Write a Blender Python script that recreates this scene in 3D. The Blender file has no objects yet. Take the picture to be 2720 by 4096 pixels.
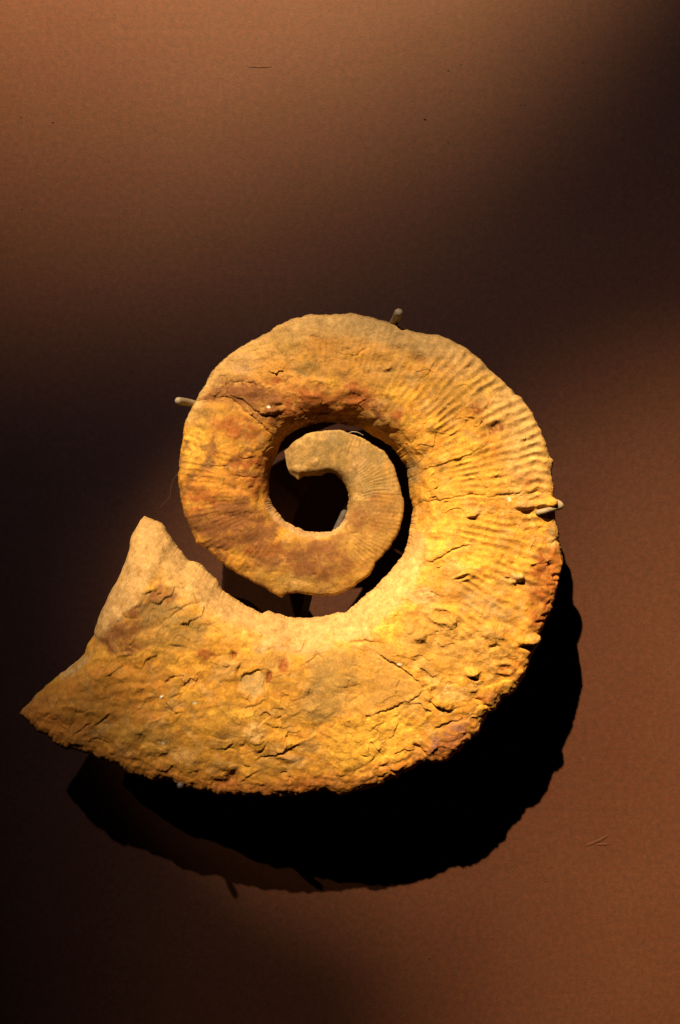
import bpy, bmesh, math, random
import numpy as np
from mathutils import Vector

scene = bpy.context.scene
col = scene.collection

# ------------------------------------------------------------------ camera
# metres; wall is the plane y = 0, camera 1 m in front of it, looking +y
PXM = 4000.0            # photograph pixels per metre on the wall
CX, CY = 1360.0, 2048.0
cam_d = bpy.data.cameras.new("camera")
cam = bpy.data.objects.new("camera", cam_d)
col.objects.link(cam)
cam.location = (0, -1.0, 0)
cam.rotation_euler = (math.pi / 2, 0, 0)
cam_d.sensor_fit = 'VERTICAL'
cam_d.angle = 2 * math.atan(0.512)
cam_d.clip_end = 50
cam_d.clip_start = 0.05
scene.camera = cam

# ------------------------------------------------------------------ world: a dark gallery
w = bpy.data.worlds.new("World")
scene.world = w
w.use_nodes = True
w.node_tree.nodes["Background"].inputs[0].default_value = (1.0, 0.55, 0.35, 1)
w.node_tree.nodes["Background"].inputs[1].default_value = 0.0006

# ------------------------------------------------------------------ gallery spotlights and added fill lamps
def spot(name, loc, aim, energy, color, angle, blend, radius):
    d = bpy.data.lights.new(name, 'SPOT')
    d.energy = energy; d.color = color
    d.spot_size = math.radians(angle); d.spot_blend = blend
    d.shadow_soft_size = radius
    o = bpy.data.objects.new(name, d); col.objects.link(o)
    o.location = loc
    o.rotation_euler = (Vector(aim) - Vector(loc)).to_track_quat('-Z', 'Y').to_euler()
    return o

spot("right_spotlight", (-0.70, -2.5, 2.28), (0.53, 0, -0.47), 2250, (1.0, 0.68, 0.33), 16.2, 1.0, 0.016)
spot("flood_spotlight", (-0.71, -2.5, 2.29), (0.68, 0, -0.80), 320, (1.0, 0.68, 0.33), 30.5, 1.0, 0.016)
spot("key_spotlight", (-0.68, -2.5, 2.29), (-0.02, 0, -0.150), 1030, (1.0, 0.70, 0.35), 7.2, 1.0, 0.016)
spot("spill_fill", (-0.72, -2.5, 2.30), (0.24, 0, 0.22), 125, (0.80, 0.92, 1.30), 34, 1.0, 0.03)  # added cool fill, no real fixture, lifts the dark wall
spot("side_spotlight", (-2.15, -2.5, 2.15), (-0.04, 0, -0.21), 240, (1.0, 0.70, 0.36), 6.0, 0.85, 0.02)
spot("corner_fill", (-2.17, -2.5, 2.15), (-0.32, 0, -0.30), 8, (0.85, 0.8, 0.9), 10, 1.0, 0.02)  # added weak fill for the lower left wall, no real fixture
spot("wall_spotlight", (0.13, -1.39, 1.92), (-0.144, 0, 1.133), 1680, (1.0, 0.69, 0.31), 47, 0.88, 0.05)

scene.view_settings.view_transform = 'Standard'
scene.view_settings.look = 'None'
scene.view_settings.exposure = 0.0
scene.view_settings.gamma = 1.0

# ------------------------------------------------------------------ helpers
def s2l(c):
    c = np.asarray(c, float) / 255.0
    return np.where(c <= 0.04045, c / 12.92, ((c + 0.055) / 1.055) ** 2.4)

LC = np.array([1.0, 0.70, 0.36]) * 1.85
def alb(r, g, b):
    return np.clip(s2l((r, g, b)) / LC, 0.004, 0.62)

def tag(o, label=None, cat=None, group=None, kind=None):
    if label: o['label'] = label
    if cat: o['category'] = cat
    if group: o['group'] = group
    if kind: o['kind'] = kind

def grid_mesh(name, P, closed=False, caps=(False, False), colors=None, ladder=0):
    """P: (rings, n, 3). Closed in the second direction when closed."""
    R, N, _ = P.shape
    idx = np.arange(R * N).reshape(R, N)
    if closed:
        nx = np.roll(idx, -1, axis=1)
        q = np.stack([idx[:-1], nx[:-1], nx[1:], idx[1:]], -1).reshape(-1, 4)
    else:
        q = np.stack([idx[:-1, :-1], idx[:-1, 1:], idx[1:, 1:], idx[1:, :-1]], -1).reshape(-1, 4)
    V = P.reshape(-1, 3)
    C = colors.reshape(-1, 3) if colors is not None else None
    tris = []
    for k, on in enumerate(caps):
        if not on: continue
        ring = idx[0] if k == 0 else idx[-1]
        if ladder:                       # zip the front edge to the back edge
            up = list(range(ladder)); lo = [0] + list(range(N - 1, ladder - 1, -1)) + [ladder - 1]
            i = j = 0; t = []
            while i < len(up) - 1 or j < len(lo) - 1:
                if j == len(lo) - 1 or (i < len(up) - 1 and (i + 1) / len(up) <= (j + 1) / len(lo)):
                    if len({up[i], up[i + 1], lo[j]}) == 3: t.append((up[i], up[i + 1], lo[j]))
                    i += 1
                else:
                    if len({up[i], lo[j], lo[j + 1]}) == 3: t.append((up[i], lo[j + 1], lo[j]))
                    j += 1
            t = ring[np.array(t)]
            if k == 0: t = t[:, ::-1]
            tris.append(t); continue
        c = V[ring].mean(0); m = len(V)
        V = np.vstack([V, c[None]])
        if C is not None: C = np.vstack([C, C[ring].mean(0)[None]])
        nxt = np.roll(ring, -1)
        t = np.stack([nxt, ring, np.full(len(ring), m)], -1) if k == 0 else np.stack([ring, nxt, np.full(len(ring), m)], -1)
        tris.append(t)
    nq = len(q); nt = sum(len(t) for t in tris)
    loops = np.concatenate([q.reshape(-1)] + [t.reshape(-1) for t in tris])
    starts = np.concatenate([np.arange(nq) * 4, nq * 4 + np.arange(nt) * 3])
    totals = np.concatenate([np.full(nq, 4), np.full(nt, 3)])
    me = bpy.data.meshes.new(name)
    me.vertices.add(len(V)); me.vertices.foreach_set("co", V.astype(np.float32).ravel())
    me.loops.add(len(loops)); me.loops.foreach_set("vertex_index", loops.astype(np.int32))
    me.polygons.add(nq + nt)
    me.polygons.foreach_set("loop_start", starts.astype(np.int32))
    me.polygons.foreach_set("loop_total", totals.astype(np.int32))
    me.update(calc_edges=True)
    me.polygons.foreach_set("use_smooth", np.ones(nq + nt, bool))
    if C is not None:
        a = me.color_attributes.new("stone_colour", 'FLOAT_COLOR', 'POINT')
        a.data.foreach_set("color", np.hstack([C, np.ones((len(C), 1))]).astype(np.float32).ravel())
    me.validate()
    return me

# ---- vectorised 3D gradient noise
_rng = np.random.RandomState(7)
_perm = _rng.permutation(512).astype(np.int64)
_g = _rng.normal(size=(512, 3)); _g /= np.linalg.norm(_g, axis=1)[:, None]
_g = _g.astype(np.float32)
def noise(P, scale, seed=0):
    p = (P / scale + seed * 17.31).astype(np.float32)
    i = np.floor(p).astype(np.int64); f = p - i
    u = f * f * f * (f * (f * 6 - 15) + 10)
    out = 0
    for dx in (0, 1):
        wx = u[:, 0] if dx else 1 - u[:, 0]
        hx = _perm[(i[:, 0] + dx) & 511]
        for dy in (0, 1):
            wy = u[:, 1] if dy else 1 - u[:, 1]
            hy = _perm[(hx + i[:, 1] + dy) & 511]
            for dz in (0, 1):
                wz = u[:, 2] if dz else 1 - u[:, 2]
                g = _g[_perm[(hy + i[:, 2] + dz) & 511]]
                d = g[:, 0] * (f[:, 0] - dx) + g[:, 1] * (f[:, 1] - dy) + g[:, 2] * (f[:, 2] - dz)
                out = out + wx * wy * wz * d
    return out * 1.6
def fbm(P, scale, oct=3, seed=0, gain=0.5):
    o = 0; a = 1
    for k in range(oct):
        o = o + a * noise(P, scale / 2 ** k, seed + k); a *= gain
    return o
def sstep(e0, e1, x):
    t = np.clip((x - e0) / (e1 - e0), 0, 1)
    return t * t * (3 - 2 * t)

# ================================================================== the wall
def nodes_mat(name):
    m = bpy.data.materials.new(name); m.use_nodes = True
    nt = m.node_tree; b = nt.nodes["Principled BSDF"]
    return m, nt, b

def wall_material():
    m, nt, b = nodes_mat("brown_wall_paint")
    N, L = nt.nodes, nt.links
    tc = N.new("ShaderNodeTexCoord")
    def noi(scale, detail=3, rough=.5, vec=None):
        n = N.new("ShaderNodeTexNoise"); n.inputs["Scale"].default_value = scale
        n.inputs["Detail"].default_value = detail; n.inputs["Roughness"].default_value = rough
        L.new(vec if vec else tc.outputs["Object"], n.inputs["Vector"]); return n
    def ramp(src, p0, c0, p1, c1):
        r = N.new("ShaderNodeValToRGB"); r.color_ramp.elements[0].position = p0; r.color_ramp.elements[1].position = p1
        r.color_ramp.elements[0].color = c0; r.color_ramp.elements[1].color = c1
        L.new(src, r.inputs[0]); return r
    base = (0.082, 0.034, 0.0235, 1)
    big = noi(5, 4)
    r1 = ramp(big.outputs["Fac"], .35, (0.0530, 0.0205, 0.0118, 1), .65, (0.0605, 0.0250, 0.0144, 1))
    fine = noi(620, 4, .8)                                   # pigment speckle
    r2 = ramp(fine.outputs["Color"], .3, (0.70, 0.74, 0.84, 1), .7, (1.32, 1.26, 1.12, 1))
    mul = N.new("ShaderNodeMixRGB"); mul.blend_type = 'MULTIPLY'; mul.inputs[0].default_value = 1
    L.new(r1.outputs[0], mul.inputs[1]); L.new(r2.outputs[0], mul.inputs[2])
    mid = noi(170, 3, .65)
    r6 = ramp(mid.outputs["Fac"], .32, (0.82, 0.86, 0.90, 1), .68, (1.17, 1.12, 1.06, 1))
    mul2 = N.new("ShaderNodeMixRGB"); mul2.blend_type = 'MULTIPLY'; mul2.inputs[0].default_value = 1
    L.new(mul.outputs[0], mul2.inputs[1]); L.new(r6.outputs[0], mul2.inputs[2]); mul = mul2
    # reddish / greenish flecks in the paint
    fleck = noi(260, 3, .7)
    r3 = ramp(fleck.outputs["Fac"], .50, (0, 0, 0, 1), .74, (1, 1, 1, 1))
    mx = N.new("ShaderNodeMixRGB"); mx.inputs[2].default_value = (0.066, 0.0155, 0.0085, 1)
    f = N.new("ShaderNodeMath"); f.operation = 'MULTIPLY'; f.inputs[1].default_value = .8
    L.new(r3.outputs[0], f.inputs[0]); L.new(f.outputs[0], mx.inputs[0]); L.new(mul.outputs[0], mx.inputs[1])
    # pale dusty scuffs, mostly gone, in scattered smears
    sm = noi(7.5, 5, .72); r4 = ramp(sm.outputs["Fac"], .56, (0, 0, 0, 1), .80, (1, 1, 1, 1))
    sf = noi(110, 4, .7); r5 = ramp(sf.outputs["Fac"], .45, (0, 0, 0, 1), .7, (1, 1, 1, 1))
    g = N.new("ShaderNodeMath"); g.operation = 'MULTIPLY'; L.new(r4.outputs[0], g.inputs[0]); L.new(r5.outputs[0], g.inputs[1])
    g2 = N.new("ShaderNodeMath"); g2.operation = 'MULTIPLY'; g2.inputs[1].default_value = .5; L.new(g.outputs[0], g2.inputs[0])
    mx2 = N.new("ShaderNodeMixRGB"); mx2.inputs[2].default_value = (0.10, 0.052, 0.030, 1)
    L.new(g2.outputs[0], mx2.inputs[0]); L.new(mx.outputs[0], mx2.inputs[1])
    L.new(mx2.outputs[0], b.inputs["Base Color"])
    b.inputs["Roughness"].default_value = 0.65
    b.inputs["Specular IOR Level"].default_value = 0.12
    # orange-peel of the roller, plus soft horizontal brush drags
    peel = noi(480, 3, .6)
    mp = N.new("ShaderNodeMapping"); mp.inputs["Scale"].default_value = (14, 1, 110)
    L.new(tc.outputs["Object"], mp.inputs["Vector"])
    drag = noi(1.0, 3, .6, mp.outputs[0])
    dmask = noi(3.2, 2, .5)
    rm = ramp(dmask.outputs["Fac"], .50, (0, 0, 0, 1), .68, (1, 1, 1, 1))
    mm = N.new("ShaderNodeMath"); mm.operation = 'MULTIPLY'
    L.new(drag.outputs["Fac"], mm.inputs[0]); L.new(rm.outputs[0], mm.inputs[1])
    und = noi(26, 3, .5)
    b1 = N.new("ShaderNodeBump"); b1.inputs["Strength"].default_value = .5; b1.inputs["Distance"].default_value = .0004
    b2 = N.new("ShaderNodeBump"); b2.inputs["Strength"].default_value = .3; b2.inputs["Distance"].default_value = .0009
    b3 = N.new("ShaderNodeBump"); b3.inputs["Strength"].default_value = .25; b3.inputs["Distance"].default_value = .0015
    L.new(peel.outputs["Fac"], b1.inputs["Height"]); L.new(mm.outputs[0], b2.inputs["Height"]); L.new(und.outputs["Fac"], b3.inputs["Height"])
    L.new(b3.outputs[0], b2.inputs["Normal"]); L.new(b2.outputs[0], b1.inputs["Normal"]); L.new(b1.outputs[0], b.inputs["Normal"])
    return m
WALLM = wall_material()

def wall_xy(u, v, d=0.0):
    """point whose direction in the photograph is (u, v), d metres in front of the wall"""
    k = (1 - d) / PXM
    return np.array([(u - CX) * k, -d, (CY - v) * k])

me = bpy.data.meshes.new("wall")
me.from_pydata([(-4, 0, -3), (4, 0, -3), (4, 0, 3), (-4, 0, 3)], [], [(0, 1, 2, 3)])
wall = bpy.data.objects.new("wall", me); col.objects.link(wall)
me.materials.append(WALLM)
tag(wall, kind='structure')

# little ridges and drips in the wall paint
def ridge(name, pts, rad, flat=.5, taper=True):
    pts = [wall_xy(*p) for p in pts]
    P = []
    n = 24; M = 10
    for i in range(n):
        t = i / (n - 1); s = t * (len(pts) - 1); k = min(int(s), len(pts) - 2)
        c = pts[k] * (1 - (s - k)) + pts[k + 1] * (s - k)
        d = pts[k + 1] - pts[k]; d /= np.linalg.norm(d)
        up = np.array([0, -1, 0.]); side = np.cross(d, up)
        r = rad * (math.sin(math.pi * min(max(t, .03), .97)) ** .5 if taper else 1)
        P.append([c + side * r * math.cos(a) + up * r * flat * math.sin(a) + up * .0002 for a in np.linspace(0, math.pi, M)])
    me = grid_mesh(name, np.array(P)); me.flip_normals() if False else None
    me.materials.append(WALLM)
    o = bpy.data.objects.new(name, me); col.objects.link(o); o.parent = wall
    return o
ridge("paint_ridge", [(990, 267), (1040, 269), (1088, 267)], .0006, .45)
ridge("paint_drip", [(1695, 470), (1703, 480)], .0010, .7)
ridge("paint_drip", [(1790, 280), (1797, 285)], .0006, .8)
ridge("paint_drip", [(207, 487), (216, 490)], .0009, .7)
ridge("paint_drip", [(1714, 3828), (1722, 3834)], .0010, .8)
ridge("paint_drip", [(1962, 3748), (1970, 3753)], .0008, .8)
_r = random.Random(11)
for _ in range(16):
    u_, v_ = _r.uniform(40, 2680), _r.choice([_r.uniform(40, 1200), _r.uniform(3500, 4060)])
    ridge("paint_speck", [(u_, v_), (u_ + _r.uniform(3, 9), v_ + _r.uniform(-3, 3))], _r.uniform(.0003, .0007), .7)
ridge("paint_ridge", [(2340, 3385), (2400, 3360), (2435, 3340)], .0016, .35)
ridge("paint_ridge", [(2380, 3378), (2440, 3376)], .0013, .35)

# ================================================================== the ammonite
OUT = [(1138,1806),(1179,1766),(1219,1739),(1268,1724),(1312,1721),(1371,1719),(1402,1733),(1451,1750),(1496,1784),(1536,1804),(1563,1842),(1585,1891),(1603,1945),(1607,1980),
(1618,2007),(1616,2047),(1605,2096),(1589,2137),(1558,2190),(1527,2226),(1500,2250),(1496,2266),(1482,2293),(1446,2326),(1388,2360),(1344,2380),(1268,2384),(1179,2371),(1147,2375),(1129,2389),(1112,2382),(1058,2353),(1000,2322),
(950,2293),(911,2270),(854,2221),(819,2195),(785,2172),(767,2132),(750,2086),(733,2046),(723,2000),(714,1929),(720,1820),(730,1748),(741,1683),(766,1628),(785,1606),(805,1567),(851,1485),(881,1452),(914,1422),(969,1384),(1024,1359),
(1079,1334),(1106,1310),(1167,1280),(1243,1258),(1326,1260),(1408,1256),(1457,1263),(1515,1278),(1561,1292),(1601,1306),(1676,1335),(1744,1341),(1813,1364),(1859,1392),(1917,1435),(1948,1473),(2008,1521),(2060,1579),(2083,1590),
(2112,1625),(2146,1682),(2169,1728),(2184,1786),(2209,1843),(2206,1906),(2215,1940),(2212,1985),(2221,2070),(2232,2119),(2240,2179),(2251,2255),(2237,2309),(2226,2369),(2210,2434),(2178,2488),(2150,2537),(2161,2577),(2140,2588),
(2123,2623),(2107,2678),(2085,2726),(2042,2775),(2015,2781),(2004,2802),(1961,2846),(1946,2856),(1912,2925),(1886,2959),(1863,2971),(1794,3034),(1737,3054),(1708,3040),(1651,3076),(1593,3100),(1548,3120),(1503,3146),(1450,3160),
(1427,3166),(1370,3179),(1335,3171),(1304,3159),(1207,3179),(1105,3187),(978,3182),(942,3177),(881,3179),(850,3171),(780,3152),(720,3140),(680,3120),(607,3122),(520,3091),(468,3053),(400,3035),(347,3010),(300,2997),(262,2992),(211,2970),(193,2941),(148,2924),(119,2884),(79,2852)]
INN = [(1156,1887),(1192,1918),(1214,1902),(1286,1902),(1312,1884),(1339,1893),(1366,1918),(1384,1945),(1391,1971),(1395,2003),(1388,2043),(1379,2079),(1353,2110),(1321,2125),(1277,2128),(1223,2125),(1179,2108),(1143,2087),(1116,2056),
(1089,2020),(1078,1994),(1074,1958),(1078,1918),(1080,1882),(1094,1846),(1109,1815),(1125,1766),(1147,1744),(1179,1721),(1241,1695),(1290,1690),(1357,1692),(1437,1708),(1482,1735),(1527,1762),(1563,1784),(1598,1829),(1625,1873),
(1634,1927),(1643,1994),(1654,2034),(1647,2074),(1638,2132),(1625,2186),(1607,2226),(1576,2266),(1545,2302),(1504,2346),(1469,2373),(1429,2409),(1379,2454),(1353,2449),(1312,2462),(1268,2471),(1201,2474),(1156,2469),(1112,2456),
(1071,2442),(1049,2454),(1000,2429),(950,2402),(888,2362),(865,2321),(825,2281),(785,2247),(759,2244),(710,2189),(676,2138),(658,2103),(641,2086),(612,2080),(578,2066)]
# sections: outer point, inner point, optional curve between them
ST = [((1138,1806),(1156,1887),[(1138,1806),(1142,1830),(1147,1862),(1156,1887)]),
 ((1371,1719),(1339,1893)), ((1563,1842),(1384,1945)),
 ((1607,1980),(1395,2003),[(1607,1980),(1560,1980),(1500,1973),(1450,1985),(1395,2003)]),
 ((1616,2047),(1388,2043)), ((1482,2293),(1321,2125)), ((1268,2384),(1223,2125)), ((950,2293),(1116,2056)), ((723,2000),(1078,1994)), ((741,1683),(1094,1846)),
 ((785,1606),(1125,1766),[(785,1606),(870,1588),(925,1595),(960,1620),(1000,1655),(1045,1690),(1090,1735),(1125,1766)]),
 ((969,1384),(1179,1721)), ((1243,1258),(1290,1690)), ((1601,1306),(1437,1708)), ((1917,1435),(1563,1784)), ((2146,1682),(1625,1873)),
 ((2212,1985),(1654,2034),[(2212,1985),(2150,1965),(2100,1985),(2030,1985),(1960,1985),(1890,1982),(1830,1986),(1770,2002),(1700,2006),(1654,2034)]),
 ((2226,2369),(1638,2132)), ((2123,2623),(1576,2266)), ((1912,2925),(1469,2373)), ((1503,3146),(1312,2462)), ((978,3182),(1071,2442)), ((607,3122),(888,2362)),
 ((262,2992),(710,2189),[(262,2992),(340,2800),(470,2640),(540,2480),(640,2300),(710,2189)]),
 ((79,2852),(578,2066),[(79,2852),(105,2832),(165,2769),(222,2712),(303,2654),(337,2620),(351,2580),(383,2551),(380,2528),(394,2476),(446,2379),(492,2287),(521,2201),(532,2149),(561,2086),(578,2066)])]
JOINS = [3, 10, 16]

def resample(pts, n):
    p = np.array(pts, float); d = np.r_[0, np.cumsum(np.linalg.norm(np.diff(p, axis=0), axis=1))]
    s = np.linspace(0, d[-1], n)
    return np.stack([np.interp(s, d, p[:, 0]), np.interp(s, d, p[:, 1])], 1)

STEP = 3.1
NT = 140
O, I, DEV, ring_of = [], [], [], [0]
tg = np.linspace(0, 1, NT)
def dev_of(st):
    if len(st) < 3: return np.zeros((NT, 2))
    o, i = np.array(st[0], float), np.array(st[1], float)
    c = np.array(st[2], float); ax = i - o; L2 = ax @ ax
    t = (c - o) @ ax / L2
    cc = np.stack([np.interp(tg, t, c[:, 0]), np.interp(tg, t, c[:, 1])], 1)
    return cc - (o + tg[:, None] * ax)
for k in range(len(ST) - 1):
    a0, a1 = OUT.index(ST[k][0]), OUT.index(ST[k + 1][0])
    b0, b1 = INN.index(ST[k][1]), INN.index(ST[k + 1][1])
    po, pi = OUT[a0:a1 + 1], INN[b0:b1 + 1]
    L = np.linalg.norm(np.diff(np.array(po, float), axis=0), axis=1).sum()
    n = max(12, int(L / STEP))
    o, i = resample(po, n + 1), resample(pi, n + 1)
    f = np.linspace(0, 1, n + 1)
    d0, d1 = dev_of(ST[k]), dev_of(ST[k + 1])
    fs = f * f * (3 - 2 * f)
    dv = d0[None] * (1 - fs)[:, None, None] + d1[None] * fs[:, None, None]
    O.append(o[:-1]); I.append(i[:-1]); DEV.append(dv[:-1]); ring_of.append(ring_of[-1] + n)
O.append(np.array([OUT[-1]], float)); I.append(np.array([INN[-1]], float)); DEV.append(dev_of(ST[-1])[None])
O, I, DEV = np.vstack(O), np.vstack(I), np.concatenate(DEV)
NR = len(O)

def gsm(A, sig):
    r = int(sig * 3); k = np.exp(-0.5 * (np.arange(-r, r + 1) / sig) ** 2); k /= k.sum()
    out = np.empty_like(A)
    for c in range(A.shape[1]):
        x = A[:, c]
        pad = np.r_[2 * x[0] - x[r:0:-1], x, 2 * x[-1] - x[-2:-r - 2:-1]]
        out[:, c] = np.convolve(pad, k, 'valid')
    return out
def crumb(seed, amp):
    q_ = np.stack([np.arange(NR) * STEP, np.zeros(NR), np.zeros(NR)], 1)
    return amp * (noise(q_, 34, seed) + .7 * noise(q_, 15, seed + 1) + .4 * noise(q_, 8, seed + 2))
ss_ = np.arange(NR) / NR
dirn = (O - I) / np.linalg.norm(O - I, axis=1)[:, None]
O = O + dirn * (crumb(201, 3.2 + 4.5 * sstep(.62, .72, ss_)))[:, None]
I = I - dirn * (crumb(211, 2.6))[:, None]
SO, SI = gsm(O, 24), gsm(I, 24)
SO[0], SI[0] = O[0], I[0]

# profile of the whorl, outer rim (0) to umbilical rim (1)
def prof(cp, n):
    cp = np.array(cp, float)
    # smooth cardinal spline through the control points, then even arc length
    pts = []
    ext = np.vstack([2 * cp[0] - cp[1], cp, 2 * cp[-1] - cp[-2]])
    for k in range(1, len(ext) - 2):
        p0, p1, p2, p3 = ext[k - 1:k + 3]
        for t in np.linspace(0, 1, 30, endpoint=False):
            pts.append(.5 * (2 * p1 + (p2 - p0) * t + (2 * p0 - 5 * p1 + 4 * p2 - p3) * t * t + (3 * p1 - p0 - 3 * p2 + p3) * t ** 3))
    pts.append(cp[-1]); pts = np.array(pts)
    q = pts * np.array([1, .35])
    d = np.r_[0, np.cumsum(np.linalg.norm(np.diff(q, axis=0), axis=1))]
    s = np.linspace(0, d[-1], n)
    return np.stack([np.clip(np.interp(s, d, pts[:, 0]), 0, 1), np.interp(s, d, pts[:, 1])], 1)
NF, NB = 300, 44
F = prof([(0, 0), (.0015, .32), (.004, .50), (.010, .62), (.05, .74), (.18, .88), (.34, .97), (.54, 1.0), (.72, .97), (.83, .85), (.91, .60), (.965, .32), (.992, .12), (1, 0)], NF)
B = prof([(1, 0), (.99, -.25), (.93, -.6), (.8, -.85), (.5, -.95), (.2, -.8), (.06, -.45), (.01, -.2), (0, 0)], NB + 2)[1:-1]
PR = np.vstack([F, B]); NP = len(PR)
a = PR[:, 0]; h = PR[:, 1]
front = np.arange(NP) < NF

D0 = 0.112
width = np.linalg.norm(SO - SI, axis=1)
s = np.arange(NR) / (NR - 1)
H = 0.30 * width * 0.88 / PXM
H = np.minimum(H, 0.030 + 0.35 * (H - 0.030) * (H > 0.030) + (H <= 0.030))
H = gsm(H[:, None], 30)[:, 0]
rend = np.arange(NR)[::-1] * STEP
H *= 0.30 + 0.70 * np.sqrt(np.clip(rend / 260.0, 0, 1) * (2 - np.clip(rend / 260.0, 0, 1)))
rst = np.arange(NR) * STEP
H *= 0.55 + 0.45 * sstep(0, 40, rst)
Dm = np.full(NR, D0) - 0.011 * sstep(.70, .85, s) - 0.006 * sstep(.85, 1, s)

A = a[None, :]
base = SO[:, None] * (1 - A)[..., None] + SI[:, None] * A[..., None]
di = np.empty((NR, NP, 2))
fi = np.clip(a * (NT - 1), 0, NT - 1.0001); k0 = fi.astype(int); fr = fi - k0
di = DEV[:, k0] * (1 - fr)[None, :, None] + DEV[:, k0 + 1] * fr[None, :, None]
uv = base + di
uv += (O - SO)[:, None] * np.exp(-A / .05)[..., None] + (I - SI)[:, None] * np.exp(-(1 - A) / .05)[..., None]
dep = Dm[:, None] + H[:, None] * h[None]
scale = np.where(front[None], 1 - dep, 1 - Dm[:, None]) / PXM
X = np.stack([(uv[..., 0] - CX) * scale, -dep, (CY - uv[..., 1]) * scale], -1)

def normals(X):
    ds = np.gradient(X, axis=0)
    dt = (np.roll(X, -1, 1) - np.roll(X, 1, 1))
    n = np.cross(dt, ds)
    n /= np.linalg.norm(n, axis=2)[..., None] + 1e-12
    return n
Nn = normals(X)
mid = NF // 2
if Nn[NR // 2, mid, 1] > 0: Nn = -Nn; FLIP = True
else: FLIP = False

Pm = X.reshape(-1, 3) * 1000.0            # millimetres
PU = (X[..., 0] / (1 + X[..., 1]) * PXM + CX).ravel()
PV = (CY - X[..., 2] / (1 + X[..., 1]) * PXM).ravel()
AA = np.broadcast_to(A, (NR, NP)).ravel()
SS = np.broadcast_to(s[:, None], (NR, NP)).ravel()
fm = np.broadcast_to(front[None], (NR, NP)).ravel()
arc = np.broadcast_to((np.arange(NR) * STEP)[:, None], (NR, NP)).ravel()
WW = np.broadcast_to(width[:, None], (NR, NP)).ravel()

# irregular coordinates for hand placed marks
WU = PU + 7 * noise(Pm, 7, 3) + 3 * noise(Pm, 2.5, 5)
WV = PV + 7 * noise(Pm, 7, 8) + 3 * noise(Pm, 2.5, 9)

CR = {1: (640, 1200, .5485), 2: (1400, 1200, .574), 3: (1000, 1650, .4464), 4: (1500, 2000, .5421), 5: (50, 2000, .574), 6: (850, 2350, .5102), 7: (1450, 2500, .574), 0: (0, 0, 1)}
def cp(c, p): return np.array([CR[c][0] + CR[c][2] * p[0], CR[c][1] + CR[c][2] * p[1]])

disp = np.zeros(len(PU))      # millimetres outward
# ---- broad undulation and lumps
disp += 1.5 * noise(Pm, 38, 1) + 1.1 * noise(Pm, 19, 2)
slow = noise(Pm, 60, 31)
n9 = noise(Pm, 9, 4); n5 = noise(Pm, 5, 6); n25 = noise(Pm, 2.6, 7); n13 = noise(Pm, 1.35, 10)
rough = 0.75 + 0.5 * noise(Pm, 25, 12)
disp += rough * (1.0 * n9 + 0.34 * n5 + 0.09 * n25 + 0.03 * n13)
disp += 1.7 * np.abs(noise(Pm * np.array([.8, 1, 1.3]), 20, 15)) + .40 * np.abs(noise(Pm * np.array([.8, 1, 1.3]), 8, 16))
# flaking plates: terraces of a warped field, their lower lips cast thin shadows
q = fbm(Pm * np.array([1, 1, 1.7]) + 3 * np.stack([n9, n5, n9], 1), 30, 3, 14, .45)
lev = q * 5.0
fr_ = lev - np.floor(lev)
terr = (np.floor(lev) + sstep(0.0, .5, fr_)) - lev
def chips(scale, seed, tilt, step):
    """chipped facets: every cell of a warped Voronoi pattern is a small tilted face"""
    W_ = Pm + np.stack([noise(Pm, scale * .7, seed), noise(Pm, scale * .7, seed + 1), noise(Pm, scale * .7, seed + 2)], 1) * scale * .45
    q_ = (W_ / scale * np.array([.8, 1.0, 1.15])).astype(np.float32); ci = np.floor(q_).astype(np.int64)
    rr = np.random.RandomState(seed); J = rr.rand(4096, 3).astype(np.float32); Tn = rr.normal(size=(4096, 3)).astype(np.float32)
    best = np.full(len(q_), 1e9, np.float32); bh = np.zeros(len(q_), np.float32); bc = np.zeros(len(q_), np.float32)
    for dx in (-1, 0, 1):
        for dy in (-1, 0, 1):
            for dz in (-1, 0, 1):
                c_ = ci + np.array([dx, dy, dz])
                hsh = (c_[:, 0] * 73856093 ^ c_[:, 1] * 19349663 ^ c_[:, 2] * 83492791) & 4095
                d_ = q_ - (c_ + J[hsh]); r_ = (d_ * d_).sum(1)
                b_ = r_ < best
                best[b_] = r_[b_]; bh[b_] = ((d_ * Tn[hsh]).sum(1) * tilt + Tn[hsh, 0] * step)[b_]; bc[b_] = J[hsh, 1][b_]
    return bh, bc
ch1, cc1 = chips(17, 101, .75, .35)
ch2, cc2 = chips(8, 121, .38, .20)
chm = np.clip(.55 + 1.1 * noise(Pm, 30, 33), .1, 1.1)
flake_zone = np.zeros(len(PU))

def bump(c, p, ru, rv, ang, hh, ring=0.0, warp=True, power=2):
    o = cp(c, p); k = CR[c][2]; ru *= k; rv *= k; hh = hh * 1.4
    R = max(ru, rv) * 3
    m = np.where((abs(PU - o[0]) < R) & (abs(PV - o[1]) < R) & fm)[0]
    du, dv = (WU if warp else PU)[m] - o[0], (WV if warp else PV)[m] - o[1]
    ca, sa = math.cos(math.radians(ang)), math.sin(math.radians(ang))
    x, y = (du * ca + dv * sa) / ru, (-du * sa + dv * ca) / rv
    r = np.sqrt(x * x + y * y)
    if ring: disp[m] += hh * (np.exp(-((r - 1) / ring) ** 2))
    else: disp[m] += hh * np.exp(-r ** power)

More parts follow.
